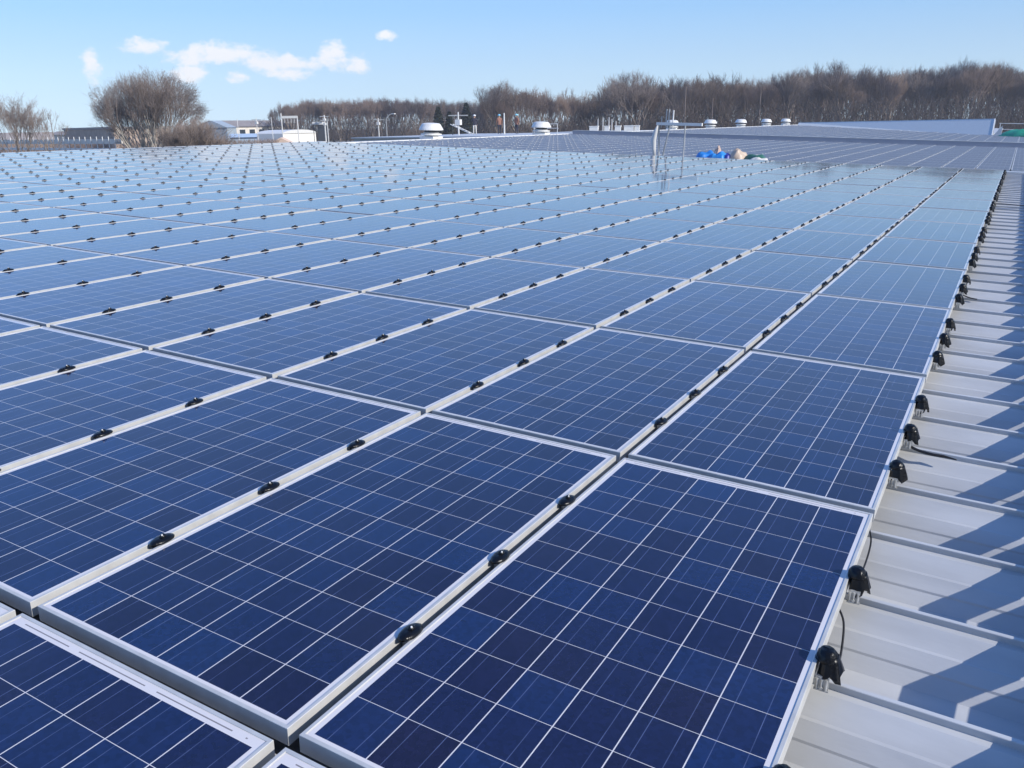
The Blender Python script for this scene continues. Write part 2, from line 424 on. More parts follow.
tag(ro, label='far ranks of grey-blue solar panels covering the roofs beyond the near array', cat='solar panels', kind='stuff')

# ---- clamps
def blob(m, c, sx, sy, sz, n=14, rings=6, jit=0.0, base=0.0, rnd=random):
    vs = []; fs = []
    for r in range(rings + 1):
        a = (math.pi / 2) * r / rings
        for k in range(n):
            t = 2 * math.pi * k / n
            j = 1 + rnd.uniform(-jit, jit)
            ce = math.cos(a) ** 0.6 if r < rings else 0.02
            vs.append((c[0] + sx * ce * math.cos(t) * j, c[1] + sy * ce * math.sin(t) * j, c[2] + base + sz * math.sin(a) * (1 + rnd.uniform(-jit, jit) * .6)))
    for r in range(rings):
        for k in range(n): fs.append((r*n+k, r*n+(k+1)%n, (r+1)*n+(k+1)%n, (r+1)*n+k))
    fs.append(tuple(range(rings * n, rings * n + n)))
    fs.append(tuple(reversed(range(n))))
    m.add(vs, fs)
def mid_clamp():
    root = empty('panel_clamp', (0, 0, 0), cat='clamp', group='black clamps between the panel columns'); root.scale = (.93, .93, .96)
    m = MB(); blob(m, (0, 0, .0), .028, .052, .015, 18, 5, .03, .0012)
    m.build('cap', BLACK, root, smooth=True)
    k = MB(); blob(k, (.002, .004, .013), .012, .014, .013, 10, 4, .04)
    kb = k.build('bolt_cover', BLACK, root, smooth=True)
    m2 = MB(); m2.box(-.0135, -.022, -.064, .0135, .022, .001)
    m2.build('bracket', ZINC, root)
    b = MB(); b.lathe([(.0032, 0), (.0032, .004), (.002, .005)], (.008, -.004, .0245), 8)
    b.build('bolt_head', WHITE, root)
    return root
def edge_clamp(seed):
    rnd = random.Random(seed)
    root = empty('edge_clamp', (0, 0, 0), cat='clamp', group='black hooded clamps along the outer edge of the array')
    m = MB(); blob(m, (.022, .0, .004), .033, .036, .036, 16, 6, .08, 0, rnd)
    m.build('cap', BLACK, root, smooth=True)
    # draped skirt: crumpled tape falling over the bracket
    s = MB(); nseg = 15; rows = 7; vs = []; fs = []
    for r in range(rows):
        t = r / (rows - 1)
        for k in range(nseg):
            a = -2.0 + 4.2 * k / (nseg - 1)
            fold = math.sin(k * 2.1 + seed) * .006 * (t + .3)
            rad = .030 + .020 * t + fold
            dz = .020 - (.068 + .014 * math.sin(k * 1.3 + seed * 2)) * t
            vs.append((.023 + rad * math.cos(a), .002 + rad * math.sin(a) * 1.0 + .004 * t, dz))
    for r in range(rows - 1):
        for k in range(nseg - 1): fs.append((r*nseg+k, r*nseg+k+1, (r+1)*nseg+k+1, (r+1)*nseg+k))
    s.add(vs, fs)
    so_ = s.build('hood', BLACK, root, smooth=True)
    md = so_.modifiers.new('thick', 'SOLIDIFY'); md.thickness = .0025
    b = MB()
    b.box(.002, -.045, -.080, .042, -.036, -.034)
    b.box(.002, .030, -.080, .042, .040, -.034)
    b.box(.002, -.036, -.044, .042, .030, -.036)
    for q in range(3): b.bar((.008 + q * .0135, -.048, -.078), (.008 + q * .0135, -.048, -.040), .0042, n=8)
    b.box(.000, -.047, -.085, .044, -.0365, -.0801)
    b.build('bracket', ZINC, root)
    root.scale = (.88, .88, .88)
    bt = MB(); bt.bar((.022, -.056, -.070), (.022, .05, -.070), .005, n=8); bt.build('bolt', ZINC, root)
    return root
MID = mid_clamp(); EDGE = [edge_clamp(1), edge_clamp(4), edge_clamp(9)]
cl_c = []
for j in range(-2, 13):
    for k in range(3):
        yy = RIB0 + j * PV + k * RIB
        for i in range(-24, 1):
            xx = i * PU + (PU + PW) / 2 - MU
            if i == 0: continue
            vis = visible(xx - .02, yy - .04, xx + .02, yy + .04, 0, 2)
            cl_c.append((0 if vis else 1, (Vector((xx, yy, 0)) - CP).length, xx, yy, -i, (j + 2) * 3 + k - 2))
cl_c.sort()
f1 = True; nclamp = 0; cm = MB()
for nv, d, xx, yy, gi, kk in cl_c:
    if not nv and nclamp < 258:
        o = MID if f1 else copy_tree(MID); f1 = False; nclamp += 1
        o.location = (xx, yy + random.uniform(-.01, .01), 0); o.rotation_euler = (0, 0, random.uniform(-.06, .06))
        o['label'] = 'black clamp between %s and %s columns from the bare strip, %s from the front' % (ordn(gi), ordn(gi + 1), ordn(max(kk, 1)))
    else:
        blob(cm, (xx, yy, .001), .027, .050, .015, 8, 2); blob(cm, (xx, yy, .02), .013, .015, .012, 6, 2)
        cm.box(xx - .012, yy - .02, -.064, xx + .012, yy + .02, .0)
tag(cm.build('distant_clamps', BLACK), label='rest of the small black clamps dotting the seams of the near array', cat='clamps', kind='stuff')
ne = 0
used = [False] * 3
for j in range(-1, 13):
    for k in range(3):
        yy = RIB0 + j * PV + k * RIB
        xx = PW - MU
        if not visible(xx, yy - .05, xx + .08, yy + .05, 0, 30) or yy < 0: continue
        q = ne % 3
        o = EDGE[q] if not used[q] else copy_tree(EDGE[q]); used[q] = True; ne += 1
        o.location = (xx, yy + random.uniform(-.008, .008), 0); o.rotation_euler = (0, 0, random.uniform(-.15, .15))
        o['label'] = 'black hooded clamp on the outer panel edge beside the bare strip, %s from the front' % ordn(ne)

# ---- cable duct along the neighbouring array, just right of the picture
cd = empty('cable_duct', (1.552, 0, -.02), label='long pale cable duct edging the neighbouring array across the bare strip', cat='cable duct')
m = MB(); m.box(0, -5, -.006, .142, 26, 0); m.build('tray', ZINC, cd)
m = MB()
for k in range(0, 30): m.box(.03, RIB0 + k * RIB * 2 - .02, -.0445, .11, RIB0 + k * RIB * 2 + .02, -.0455)
# ---- cables
def cable(pts, r, label):
    # smooth with Catmull-Rom
    P = [Vector(p) for p in pts]; Q = []
    for i in range(len(P) - 1):
        p0, p1, p2, p3 = P[max(i-1, 0)], P[i], P[i+1], P[min(i+2, len(P)-1)]
        for s_ in range(8):
            t = s_ / 8
            Q.append(0.5 * ((2*p1) + (p2-p0)*t + (2*p0-5*p1+4*p2-p3)*t*t + (3*p1-p0-3*p2+p3)*t**3))
    Q.append(P[-1])
    m = MB(); m.tube(Q, r, 8); tag(m.build('cable', BLACKM, smooth=True), label=label, cat='cable', group='loose cables by the array edge')
cable([(.96, 1.31, -.05), (.990, 1.26, -.07), (1.004, 1.18, -.105), (1.008, 1.10, -.125), (1.004, 1.02, -.11), (.98, .96, -.05)], .0035, 'thin black cable sagging between two hooded clamps near the front')
cable([(.96, 1.94, -.05), (.985, 1.86, -.075), (.99, 1.7, -.09), (.985, 1.55, -.07), (.96, 1.48, -.05)], .0032, 'thin black cable hugging the nearest panel corner')
cable([(.98, 2.93, -.06), (1.04, 2.912, -.075), (1.10, 2.90, -.078), (1.15, 2.905, -.079), (1.205, 2.90, -.082)], [.007] * 24 + [.0066, .006, .0055, .005, .0045, .004, .0035, .003, .0025], 'thick black cable lying along a roof rib out of the array')
cable([(.98, 6.97, -.06), (1.06, 6.945, -.08), (1.12, 6.935, -.085)], .005, 'short black cable end lying on a roof rib halfway along the strip')
cable([(.98, 15.98, -.06), (1.1, 15.95, -.045), (1.3, 15.94, -.05), (1.5, 15.96, -.06)], .007, 'black cable crossing the far end of the bare strip')
b = empty('gutter_lid', (1.03, 26.1, -.075), label='short white flat lid at the far end of the bare roof strip', cat='lid')
m = MB(); m.box(0, 0, 0, .46, .16, .03); m.box(.01, .01, -.02, .45, .15, 0); m.build('lid', WHITE, b)

# ================================================================ FAR ROOF
b2 = empty('far_factory_building', (-27.6, 31.6, GZ), label='second factory building with a low grey roof of panels beyond the near array', cat='building')
m = MB(); m.box(-27.4, 31.65, GZ - .2, 8.9, 92.2, -.62); m.box(-27.4, 92.0, GZ - .2, -1.4, 150, -.63)
o = m.build('wall', WALLM); rel(o, b2)
m = MB(); m.box(-27.6, 31.5, -.615, 9.1, 92.4, -.42); m.box(-27.6, 92.41, -.615, -1.3, 150, -.42)
yy = 31.6
while yy < 92: m.box(-27.5, yy, -.419, 9.0, yy + .05, -.36); yy += RIB
o = m.build('roof_sheet', ROOF); rel(o, b2)
m = MB(); m.box(-27.95, 31.5, -.50, -27.6, 160, -.30)
o = m.build('ridge_cap', WHITE); rel(o, b2)
m = MB(); m.box(-27.6, 31.2, -.55, 9, 31.49, -.38); o = m.build('gutter', GREYM); rel(o, b2)
# walkway between the two roofs
wk = empty('roof_walkway', (-27, 26.95, -.29), label='grey steel walkway lying between the near roof and the far roof', cat='walkway')
m = MB(); m.box(0, 0.06, -.06, 36, 4.2, 0); m.build('deck', GREYM, wk)
m = MB()
for k in range(7): m.box(k * 5.5 + .5, .1, GZ + .29, k * 5.5 + .8, .4, -.06); m.box(k * 5.5 + .5, 3.7, GZ + .29, k * 5.5 + .8, 4.0, -.06)
m.build('support', GREYM, wk)
# long upstand duct across the far roof
du = empty('air_duct', (-27.3, 56.7, Z2 - .06), label='long low steel duct running across the far roof between two panel fields', cat='duct')
m = MB(); m.box(0, 0, .0, 36, .55, .30); m.build('casing', mat('shade_blued_duct', (.26, .29, .36), .6, noise=.1, scale=1), du)  # blue of the shaded front face is put into the casing colour
m = MB(); m.box(-.01, -.02, .301, 36.01, .57, .312); m.build('lid', WALLM, du)
m = MB(); m.box(0, -.25, -.02, 36, -.01, .03); m.build('flashing', WHITE, du)

# parapet screen at the far end
pw = empty('parapet_wall', (-1.15, 91.9, -.45), label='pale grey metal parapet screen rising at the right end of the far roof', cat='wall')
def w2(x, y, z): return (x + 1.15, y - 91.9, z + .45)
V = [w2(-1.15, 91.9, -.44), w2(-1.30, 97.9, 1.08), w2(-28.3, 136, -.06), w2(-27.3, 131, -.44)]
V += [(x, y + .15, z - .12) for x, y, z in V]
m = MB(); m.add(V, [(0,3,2,1), (4,5,6,7), (0,1,5,4), (1,2,6,5), (2,3,7,6), (3,0,4,7)])
o = m.build('cladding', mat('grey_screen_cladding', (.55, .58, .58), .6, noise=.1, scale=1, stretch=(6, 6, .3)), pw); recalc(o)
m = MB(); m.bar(V[0], V[1], .06, n=4); m.build('corner_trim', WHITE, pw)
m = MB(); m.bar(V[1], V[2], .04, n=4); m.build('coping', WALLM, pw)
m = MB(); m.add([w2(-1.1, 92.2, -.44), w2(-1.2, 97.8, 1.0), w2(-1.2, 97.8, -.44), w2(-1.3, 92.2, -.44), w2(-1.4, 97.8, 1.0), w2(-1.4, 97.8, -.44)], [(0,1,2),(3,5,4),(0,3,4,1),(1,4,5,2),(2,5,3,0)]); m.build('end_panel', GREYM, pw)

# railing, net and small things at the far right
def railing(loc, n, sp, h, label, rz=0, name='railing'):
    r = empty(name, loc, rz, label=label, cat='railing')
    for k in range(n):
        m = MB(); m.bar((k * sp, 0, 0), (k * sp, 0, h), .035, n=6); m.build('post', WHITE, r)
    for zz in (h * .55, h):
        m = MB(); m.bar((-.1, 0, zz), ((n - 1) * sp + .1, 0, zz), .028, n=6); m.build('rail', WHITE, r)
    return r
railing((-.6, 90.5, -.42), 4, 2.4, 1.15, 'thin white railing on the far roof right of the parapet')
def cloth(name, loc, sx, sy, h, col, label, cat, seed, n=22, parentless=True, rough=.45):
    rnd = random.Random(seed); ph = [rnd.uniform(0, 6.3) for _ in range(8)]
    m = MB(); vs = []; fs = []
    for i in range(n + 1):
        for j in range(n + 1):
            u, v = i / n * 2 - 1, j / n * 2 - 1
            rr = min(1, (abs(u) ** 2.5 + abs(v) ** 2.5))
            z = h * (1 - rr * rr) ** .6 * (.66 + .16 * math.sin(u * 2.2 + ph[0]) * math.cos(v * 1.8 + ph[1]) + .09 * math.sin(u * 5 + v * 3 + ph[2]) + .07 * math.sin(u * 11 - v * 8 + ph[3]) + .05 * abs(math.sin(u * 19 + v * 15 + ph[6]))) if rr < 1 else 0
            vs.append((u * sx * (1 + .1 * math.sin(v * 4 + ph[4])), v * sy * (1 + .12 * math.sin(u * 3 + ph[5])), max(z, 0) + .006))
    for i in range(n):
        for j in range(n):
            a = i * (n + 1) + j; fs.append((a, a + n + 1, a + n + 2, a + 1))
    m.add(vs, fs)
    o = m.build(name, mat(name + '_cloth_%d' % seed, col, rough, noise=.25, scale=3), smooth=True)
    o.location = loc
    md = o.modifiers.new('thick', 'SOLIDIFY'); md.thickness = .01
    return tag(o, label=label, cat=cat)
W_ = -.288
cloth('tarpaulin', (-8.72, 30.2, W_), .34, .4, .34, (.02, .22, .66), 'crumpled bright blue tarpaulin, leftmost of the heap on the walkway', 'tarpaulin', 1)
cloth('tarpaulin', (-8.22, 30.1, W_), .30, .4, .36, (.03, .27, .72), 'crumpled light blue tarpaulin in the middle of the heap', 'tarpaulin', 2)
cloth('tarpaulin', (-7.93, 30.3, W_), .22, .4, .33, (.04, .05, .36), 'dark violet-blue tarpaulin bundle next to the beige sack', 'tarpaulin', 3)
cloth('sack', (-7.58, 30.3, W_), .33, .35, .44, (.60, .48, .38), 'large beige sack beside the blue tarpaulins', 'sack', 4)
cloth('sack', (-8.48, 30.8, W_), .14, .2, .50, (.60, .44, .36), 'small beige bundle poking up behind the blue tarpaulins', 'sack', 8)
cloth('folded_net', (-6.95, 30.4, W_), .42, .4, .30, (.04, .15, .11), 'dark green net heaped on the walkway right of the beige sack', 'net', 5)
cloth('plastic_sheet', (-6.72, 29.9, W_), .32, .3, .20, (.72, .70, .66), 'whitish plastic sheet in front of the dark green net', 'sheet', 6)
cloth('folded_net', (1.9, 87.0, -.41), 2.4, 1.2, .75, (.02, .36, .22), 'bright green net piled by the white railing at far right', 'net', 7)
pn = empty('warning_flag', (-.9, 84.5, -.25), label='tiny white triangular board near the right end of the far roof', cat='sign')
m = MB(); m.add([(0,0,0), (.62,0,.1), (.60,0,.85), (0,.05,0), (.62,.05,.1), (.60,.05,.85)], [(0,1,2),(3,5,4),(0,3,4,1),(1,4,5,2),(2,5,3,0)]); m.build('board', WHITE, pn)

# ---- loading frame standing in the gap (posts, beam, tied white sling)
lf = empty('hoist_frame', (-10.4, 29.5, W_), label='thin steel hoist frame with tied white sheeting standing in the gap between roofs', cat='frame')
m = MB(); m.bar((0.10, 0, 0), (.02, 0, 1.22), .035); m.build('post', GREYM, lf)
m = MB(); m.bar((0.12, .3, 0), (.42, .1, 1.22), .03); m.build('post', GREYM, lf)
m = MB(); m.bar((1.0, .1, 0.05), (1.0, .1, 1.24), .028); m.build('post', GREYM, lf)
m = MB(); m.box(-.06, -.06, 1.19, 1.66, .06, 1.29); m.build('beam', WHITE, lf)
m = MB(); m.box(.72, -.2, 0, 1.15, .3, .05); m.build('base_plate', WHITE, lf)
for q, (xx, hh) in enumerate(((.06, 1.5), (.24, 1.75), (.34, 1.75), (.5, 1.72))):
    m = MB(); m.bar((xx, .15, 1.1), (xx, .15, hh), .022 + .008 * (q > 0)); m.build('upright', WHITE if q == 3 else GREYM, lf)
m = MB(); m.tube([(-.04, -.05, .02), (-.10, -.06, .35), (-.13, -.04, .65), (-.07, -.05, .95), (0, -.05, 1.18)], [.04, .08, .10, .08, .03], 10)
m.build('sling', mat('white_sheeting', (.55, .56, .56), .7), lf, smooth=True)

# ---- roof ventilators
def fan():
    r = empty('roof_ventilator', (0, 0, 0), cat='ventilator', group='white roof ventilators along the far ridge')
    m = MB(); m.box(-.48, -.48, 0, .48, .48, .22); m.build('curb', WHITE, r)
    m = MB(); m.lathe([(.40, .22), (.40, .26), (.62, .30), (.62, .36), (.44, .40), (.44, .44)], n=28); m.build('collar', WHITE, r, smooth=False)
    m = MB(); m.lathe([(.40, .44), (.40, .62)], n=24); m.build('throat', DARKM, r)
    m = MB(); m.lathe([(.69, .56), (.71, .58), (.68, .66), (.55, .88), (.50, .93), (.42, .95), (.2, .97), (.02, .975)], n=32); m.build('hood', WHITE, r, smooth=False)
    return r
FAN = fan(); f1 = True
names = ['nearest and largest of the white ventilators, left of the standing people', 'wide white roof ventilator just right of the standing people',
         'white roof ventilator above the right end of the hoist frame', 'white roof ventilator second right of the hoist frame', 'white roof ventilator third right of the hoist frame',
         'small white roof ventilator, second last along the ridge to the right', 'smallest white roof ventilator, farthest right along the ridge']
for k, yy in enumerate((40.5, 54.0, 80.9, 93.1, 105.1, 117.3, 128.3)):
    o = FAN if f1 else copy_tree(FAN); f1 = False
    o.location = (-28.45, yy, -.42); o.rotation_euler = (0, 0, .1 * k); o['label'] = names[k]
# strip of roof carrying the ventilators
m = MB(); m.box(-29.6, 31.5, -.62, -27.951, 160, -.421); o = m.build('ventilator_shelf', ROOF); rel(o, b2)
m = MB(); m.box(-29.5, 31.6, GZ - .2, -27.41, 160, -.621); o = m.build('wall', WALLM); rel(o, b2)

# everything built so far except the ground stands in the roof frame: tilt it into the level world
bpy.context.view_layer.update()
for o in list(SC.objects):
    if o.parent is None and o.type in ('MESH', 'EMPTY') and o.name != 'ground':
        o.matrix_world = Q @ Matrix.LocRotScale(o.location, o.rotation_euler, o.scale)

# ---- low annexe roof where the people stand
AZ = pt(497, 134.4, 88).z
an = empty('annexe_building', (-56, 66, GZ), label='low flat-roofed annexe behind the ridge where three people stand', cat='building')
m = MB(); m.box(0, 0, 0, 22, 22, AZ - GZ - .12); m.build('wall', WALLM, an)
m = MB(); m.box(-.2, -.2, AZ - GZ - .119, 22.2, 22.2, AZ - GZ); m.build('roof_slab', ROOF, an)

def person(loc, rz, shirt, trousers, helmet, label, arms=.25):
    me = bpy.data.meshes.new('person'); 
    V = [(0,0,.95),(0,0,1.15),(0,0,1.38),(0,0,1.50),(0,-.01,1.60),(0,-.01,1.70),
         (.10,0,.90),(.11,-.02,.50),(.11,0,.10),(.11,-.12,.05), (-.10,0,.90),(-.12,.02,.50),(-.13,.04,.10),(-.13,-.08,.05),
         (.19,0,1.40),(.26,0,1.13),(.25,-.12*arms*4,.92),(.25,-.16*arms*4,.84), (-.19,0,1.40),(-.25,0,1.13),(-.24,-.1,.90),(-.24,-.12,.82)]
    Ed = [(0,1),(1,2),(2,3),(3,4),(4,5),(0,6),(6,7),(7,8),(8,9),(0,10),(10,11),(11,12),(12,13),(2,14),(14,15),(15,16),(16,17),(2,18),(18,19),(19,20),(20,21)]
    Rd = [.15,.15,.16,.065,.09,.085,.10,.07,.05,.04,.10,.07,.05,.04,.07,.052,.042,.035,.07,.052,.042,.035]
    me.from_pydata(V, Ed, [])
    o = bpy.data.objects.new('person', me); C.objects.link(o)
    o.location = loc; o.rotation_euler = (0, 0, rz)
    s = o.modifiers.new('skin', 'SKIN'); 
    lay = me.skin_vertices[0].data if me.skin_vertices else None
    if lay is None:
        bpy.context.view_layer.objects.active = o
    for i, r in enumerate(Rd): me.skin_vertices[0].data[i].radius = (r, r * .8)
    me.skin_vertices[0].data[0].use_root = True
    sb = o.modifiers.new('sub', 'SUBSURF'); sb.levels = 2; sb.render_levels = 2
    dg = bpy.context.evaluated_depsgraph_get(); ev = o.evaluated_get(dg)
    nm = bpy.data.meshes.new_from_object(ev); o.modifiers.clear(); o.data = nm
    nm.materials.clear()
    for mm in (mat('jacket_%s' % label[-14:].replace(' ', '_'), shirt, .8), mat('trousers_%s' % label[-14:].replace(' ', '_'), trousers, .8), mat('skin', (.45, .27, .19), .5)): nm.materials.append(mm)
    for p in nm.polygons:
        z = p.center.z; p.use_smooth = True
        p.material_index = 2 if (z > 1.50 or (z < .90 and abs(p.center.x) > .21)) else (0 if z > .86 else 1)
    hm = MB(); blob(hm, (0, -.01, 1.68), .125, .15, .13, 16, 5); hm.lathe([(.15, 0), (.17, -.012), (.15, -.02)], (0, -.02, 1.69), 16)
    hm.build('helmet', mat('helmet_%s' % label[-14:].replace(' ', '_'), helmet, .3), o, smooth=True)
    tag(o, label=label, cat='person'); o.scale = (1.12, 1.12, 1.12)
    return o
person((-48.4, 76.4, AZ), -2.6, (.03, .03, .05), (.72, .70, .66), (.78, .80, .82), 'person in dark jacket and white trousers with white helmet on the ridge')
person((-46.1, 77.6, AZ), -2.4, (.30, .15, .11), (.02, .025, .05), (.25, .62, .78), 'person in brown jacket and dark trousers with light blue helmet')
person((-44.6, 78.6, AZ), 2.9, (.015, .02, .035), (.10, .045, .04), (.35, .68, .82), 'third person, dark jacket and reddish trousers, light blue helmet')
st = empty('step_ladder', (-49.6, 76.6, AZ), label='leaning white step ladder left of the person in white trousers', cat='ladder')
for yy in (0, .5):
    m = MB(); m.bar((-2.0, yy, 1.1), (.5, yy, .1), .05); m.build('rail', WHITE, st)
for q in range(6):
    m = MB(); m.bar((-1.8 + q * .4, 0, 1.02 - q * .16), (-1.8 + q * .4, .5, 1.02 - q * .16), .03); m.build('rung', WHITE, st)
m = MB(); m.bar((-1.9, .25, 0), (-1.9, .25, 1.0), .05); m.build('leg', DARKM, st)
def pole(loc, h, r, label, arm=None, colr=None, name='utility_pole', cross=0, cat='pole'):
    p = empty(name, loc, random.uniform(0, .3), label=label, cat=cat)
    m = MB(); m.bar((0, 0, 0), (0, 0, h), r, r * .7, 8); m.build('shaft', colr or WHITE, p)
    if arm == 'lamp':
        m = MB(); m.tube([(0, 0, h - .3), (.1, .1, h + .2), (.5, .45, h + .75), (1.0, .9, h + 1.0)], r * .6, 6); m.build('arm', colr or WHITE, p)
        m = MB(); m.box(.8, .7, h + .85, 1.4, 1.3, h + 1.0); m.build('lamp_head', WHITE, p)
    for q in range(cross):
        m = MB(); m.bar((-.9, -.5, h - .35 - q * .9), (.9, .5, h - .35 - q * .9), r * .6, n=5); m.build('crossarm', GREYM, p)
        m = MB(); m.box(-.28, -.28, h - 1.3 - q, .28, .28, h - .75 - q); m.build('insulator_box', WHITE, p)
    return p
def zy(px, py, D): return pt(px, py, D).z
def put_pole(px, ytop, D, base, r, label, **kw):
    a = pt(px, ytop, D); return pole((a.x, a.y, base), a.z - base, r, label, **kw)
put_pole(458, 112, 88, AZ, .09, 'white post with short crossarm left of the three people', arm=None, cross=1)
put_pole(504, 113, 90, AZ, .09, 'white post standing between the two people in blue helmets', cross=0)
railing((-43.0, 79.5, AZ), 3, 1.3, .95, 'short pale handrail right of the three people', .1)

AZ2 = pt(612, 131.6, 92).z
# white posts and crates at the ridge, right of the second ventilator
for k, (px, t) in enumerate(((598, 119), (603, 118), (609, 117), (612, 119), (616, 121))):
    a = pt(px, t, 92); b_ = AZ2
    pole((a.x, a.y, b_), a.z - b_, .05, 'slim white post, %s from left in the cluster behind the middle ridge' % ordn(k + 1), name='slim_post', cat='post')
an2 = empty('annexe_building', (-46, 86, GZ), label='low annexe roof carrying slim white posts behind the middle ridge', cat='building')
m = MB(); m.box(0, 0, 0, 14, 14, AZ2 - GZ - .15); m.build('wall', WALLM, an2); m = MB(); m.box(-.2, -.2, AZ2 - GZ - .149, 14.2, 14.2, AZ2 - GZ); m.build('roof_slab', ROOF, an2)
for k, (px, py, w_) in enumerate(((594, 130.5, .45), (607, 130, .25), (618, 130, .3), (629, 129.5, .5), (637, 129.2, .25))):
    a = pt(px, py, 90)
    cb = empty('white_crate', (a.x, a.y, AZ2), .3, label='white crate, %s from left behind the middle ridge' % ordn(k + 1), cat='crate', group='white crates behind the ridge')
    m = MB(); m.box(-w_, -.4, 0, w_, .4, .55); m.build('body', WHITE, cb); m = MB(); m.box(-w_ - .04, -.44, .551, w_ + .04, .44, .63); m.build('lid', WHITE, cb)

# ================================================================ TREES
BARK = mat('grey_brown_bark', (.34, .28, .235), .9, noise=.4, scale=3)
TWIG = mat('brown_winter_twigs', (.16, .115, .09), .9, noise=.3, scale=.25)
TWIG2 = mat('reddish_winter_twigs', (.235, .17, .14), .9, noise=.3, scale=.25)
TWIGP = mat('pale_winter_twigs', (.25, .20, .175), .9, noise=.3, scale=.4)
PALEB = mat('whitish_birch_bark', (.60, .55, .48), .8, noise=.55, scale=1.2)
PINE = mat('dark_pine_needles', (.05, .06, .04), .9, noise=.4, scale=2)

def bare_tree(seed, H, stems=1, levels=8, trunk_r=.22, tip_r=.010, lean=0.0, ang=(.28, .62), ratio=.80, trunk=.26, tw=3, twig_l=1.0, tropism=.10, width=1.0, split3=.35, dome=None):
    rnd = random.Random(seed); segs = []
    def rdir(d, an, az_=None):
        o1 = d.orthogonal().normalized(); o2 = d.cross(o1); t = rnd.uniform(0, 2 * math.pi) if az_ is None else az_
        return (d * math.cos(an) + (o1 * math.cos(t) + o2 * math.sin(t)) * math.sin(an)).normalized()
    def grow(p, d, ln, r, lv):
        r1 = max(r * .74, tip_r)
        mid = p + d * ln * .5; d2 = (d + Vector((rnd.gauss(0, .09), rnd.gauss(0, .09), tropism))).normalized(); e = mid + d2 * ln * .5
        segs.append((p, mid, r, (r + r1) / 2, lv)); segs.append((mid, e, (r + r1) / 2, r1, lv))
        if lv <= 4:
            for _ in range(tw):
                q = p.lerp(mid, rnd.random()) if rnd.random() < .5 else mid.lerp(e, rnd.random())
                wd = rdir(d2, rnd.uniform(.35, .9)); wd.z += .25; wd.normalize(); wl_ = twig_l * rnd.uniform(.5, 1.3)
                f = q + wd * wl_; segs.append((q, f, tip_r, tip_r * .35, 0))
                g_ = q.lerp(f, .45); wd2 = rdir(wd, rnd.uniform(.3, .6)); segs.append((g_, g_ + wd2 * wl_ * .6, tip_r * .8, tip_r * .3, 0))
        if lv == 0: return
        n_ = 3 if rnd.random() < split3 else 2
        a0 = rnd.uniform(0, 6.28)
        for k in range(n_):
            an = rnd.uniform(*ang) * (.55 if k == 0 else 1)
            grow(e, rdir(d2, an, a0 + 2 * math.pi * k / n_ + rnd.uniform(-.4, .4)), ln * ratio * rnd.uniform(.8, 1.12), r1 * (1 if k == 0 else .78), lv - 1)
    for st_ in range(stems):
        az_ = 2 * math.pi * st_ / stems + rnd.uniform(-.3, .3); ln = lean * (.15 + .95 * ((st_ * .618 + .3) % 1)) if stems > 1 else 0
        d = Vector((math.cos(az_) * ln, math.sin(az_) * ln, 1)).normalized()
        grow(Vector((rnd.uniform(-.4, .4) * (stems > 1), rnd.uniform(-.4, .4) * (stems > 1), 0)), d, H * trunk, trunk_r, levels)
    zs = sorted(max(a_.z, b_.z) for a_, b_, *_ in segs); top = zs[int(len(zs) * .997)]
    k = H / top; T = MB(); K = MB()
    def shape(p):
        q = Vector((p.x * k * width, p.y * k * width, p.z * k))
        if dome:
            jit = .90 + .17 * math.sin(p.x * 2.1 + p.z * 1.3) * math.sin(p.y * 2.3 + p.z * .9) + .09 * math.sin(p.x * 9 + p.y * 7 + p.z * 5)      # rounded crown as clipped by light and wind: pull the longest shoots in
            rx, zc = dome[0], dome[1] * H; r = math.hypot(q.x, q.y); dz = q.z - zc
            if dz > 0:
                e = math.sqrt((r / rx) ** 2 + (dz / (H - zc)) ** 2)
                if e > jit: f = (e / jit) ** -.62; q = Vector((q.x * f, q.y * f, zc + dz * f))
            else:
                lim = 1.2 + (rx - 1.2) * max(q.z, 0) / zc
                if r > lim * jit: f = (lim * jit / r) ** .6; q = Vector((q.x * f, q.y * f, q.z))
        return q
    for a_, b_, r0, r1, lv in segs:
        A, B = shape(a_), shape(b_)
        if lv >= levels - 3: T.bar(A, B, r0, r1, 7 if lv >= levels - 1 else 5, cap=False)
        else: K.bar(A, B, r0, r1, 3, cap=False)
    return T, K
def tree_proto(name, bark, twig, *a, **k):
    r = empty(name, (0, 0, 0)); T, K = bare_tree(*a, **k)
    T.build('trunk', bark, r, smooth=True); K.build('crown', twig, r); return r

forest = [tree_proto('bare_tree', BARK, [TWIG, TWIG2, TWIG, TWIGP, TWIG2, TWIG][q], 60 + q, 19.5, levels=[6, 7, 6, 7, 7, 6][q], trunk=[.24, .2, .28, .22, .26, .3][q], trunk_r=.34, tw=[5, 3, 5, 3, 3, 5][q], twig_l=1.4, tip_r=.014, width=[.9, .72, .8, .95, .72, .8][q], ang=(.2, .55), tropism=.13, ratio=.84) for q in range(6)]
usedf = [False] * 6
def place_forest(x, y, s, label, group, q=None):
    q = random.randrange(6) if q is None else q
    o = forest[q] if not usedf[q] else copy_tree(forest[q]); usedf[q] = True
    o.location = (x, y, GZ); o.rotation_euler = (0, 0, random.uniform(0, 6.28)); o.scale = (s * random.uniform(.9, 1.15), s * random.uniform(.9, 1.15), s)
    tag(o, label=label, cat='tree', group=group)
    return o
def interp(tab, x):
    for (a, ya), (b_, yb) in zip(tab, tab[1:]):
        if x <= b_: return ya + (yb - ya) * (x - a) / (b_ - a)
    return tab[-1][1]
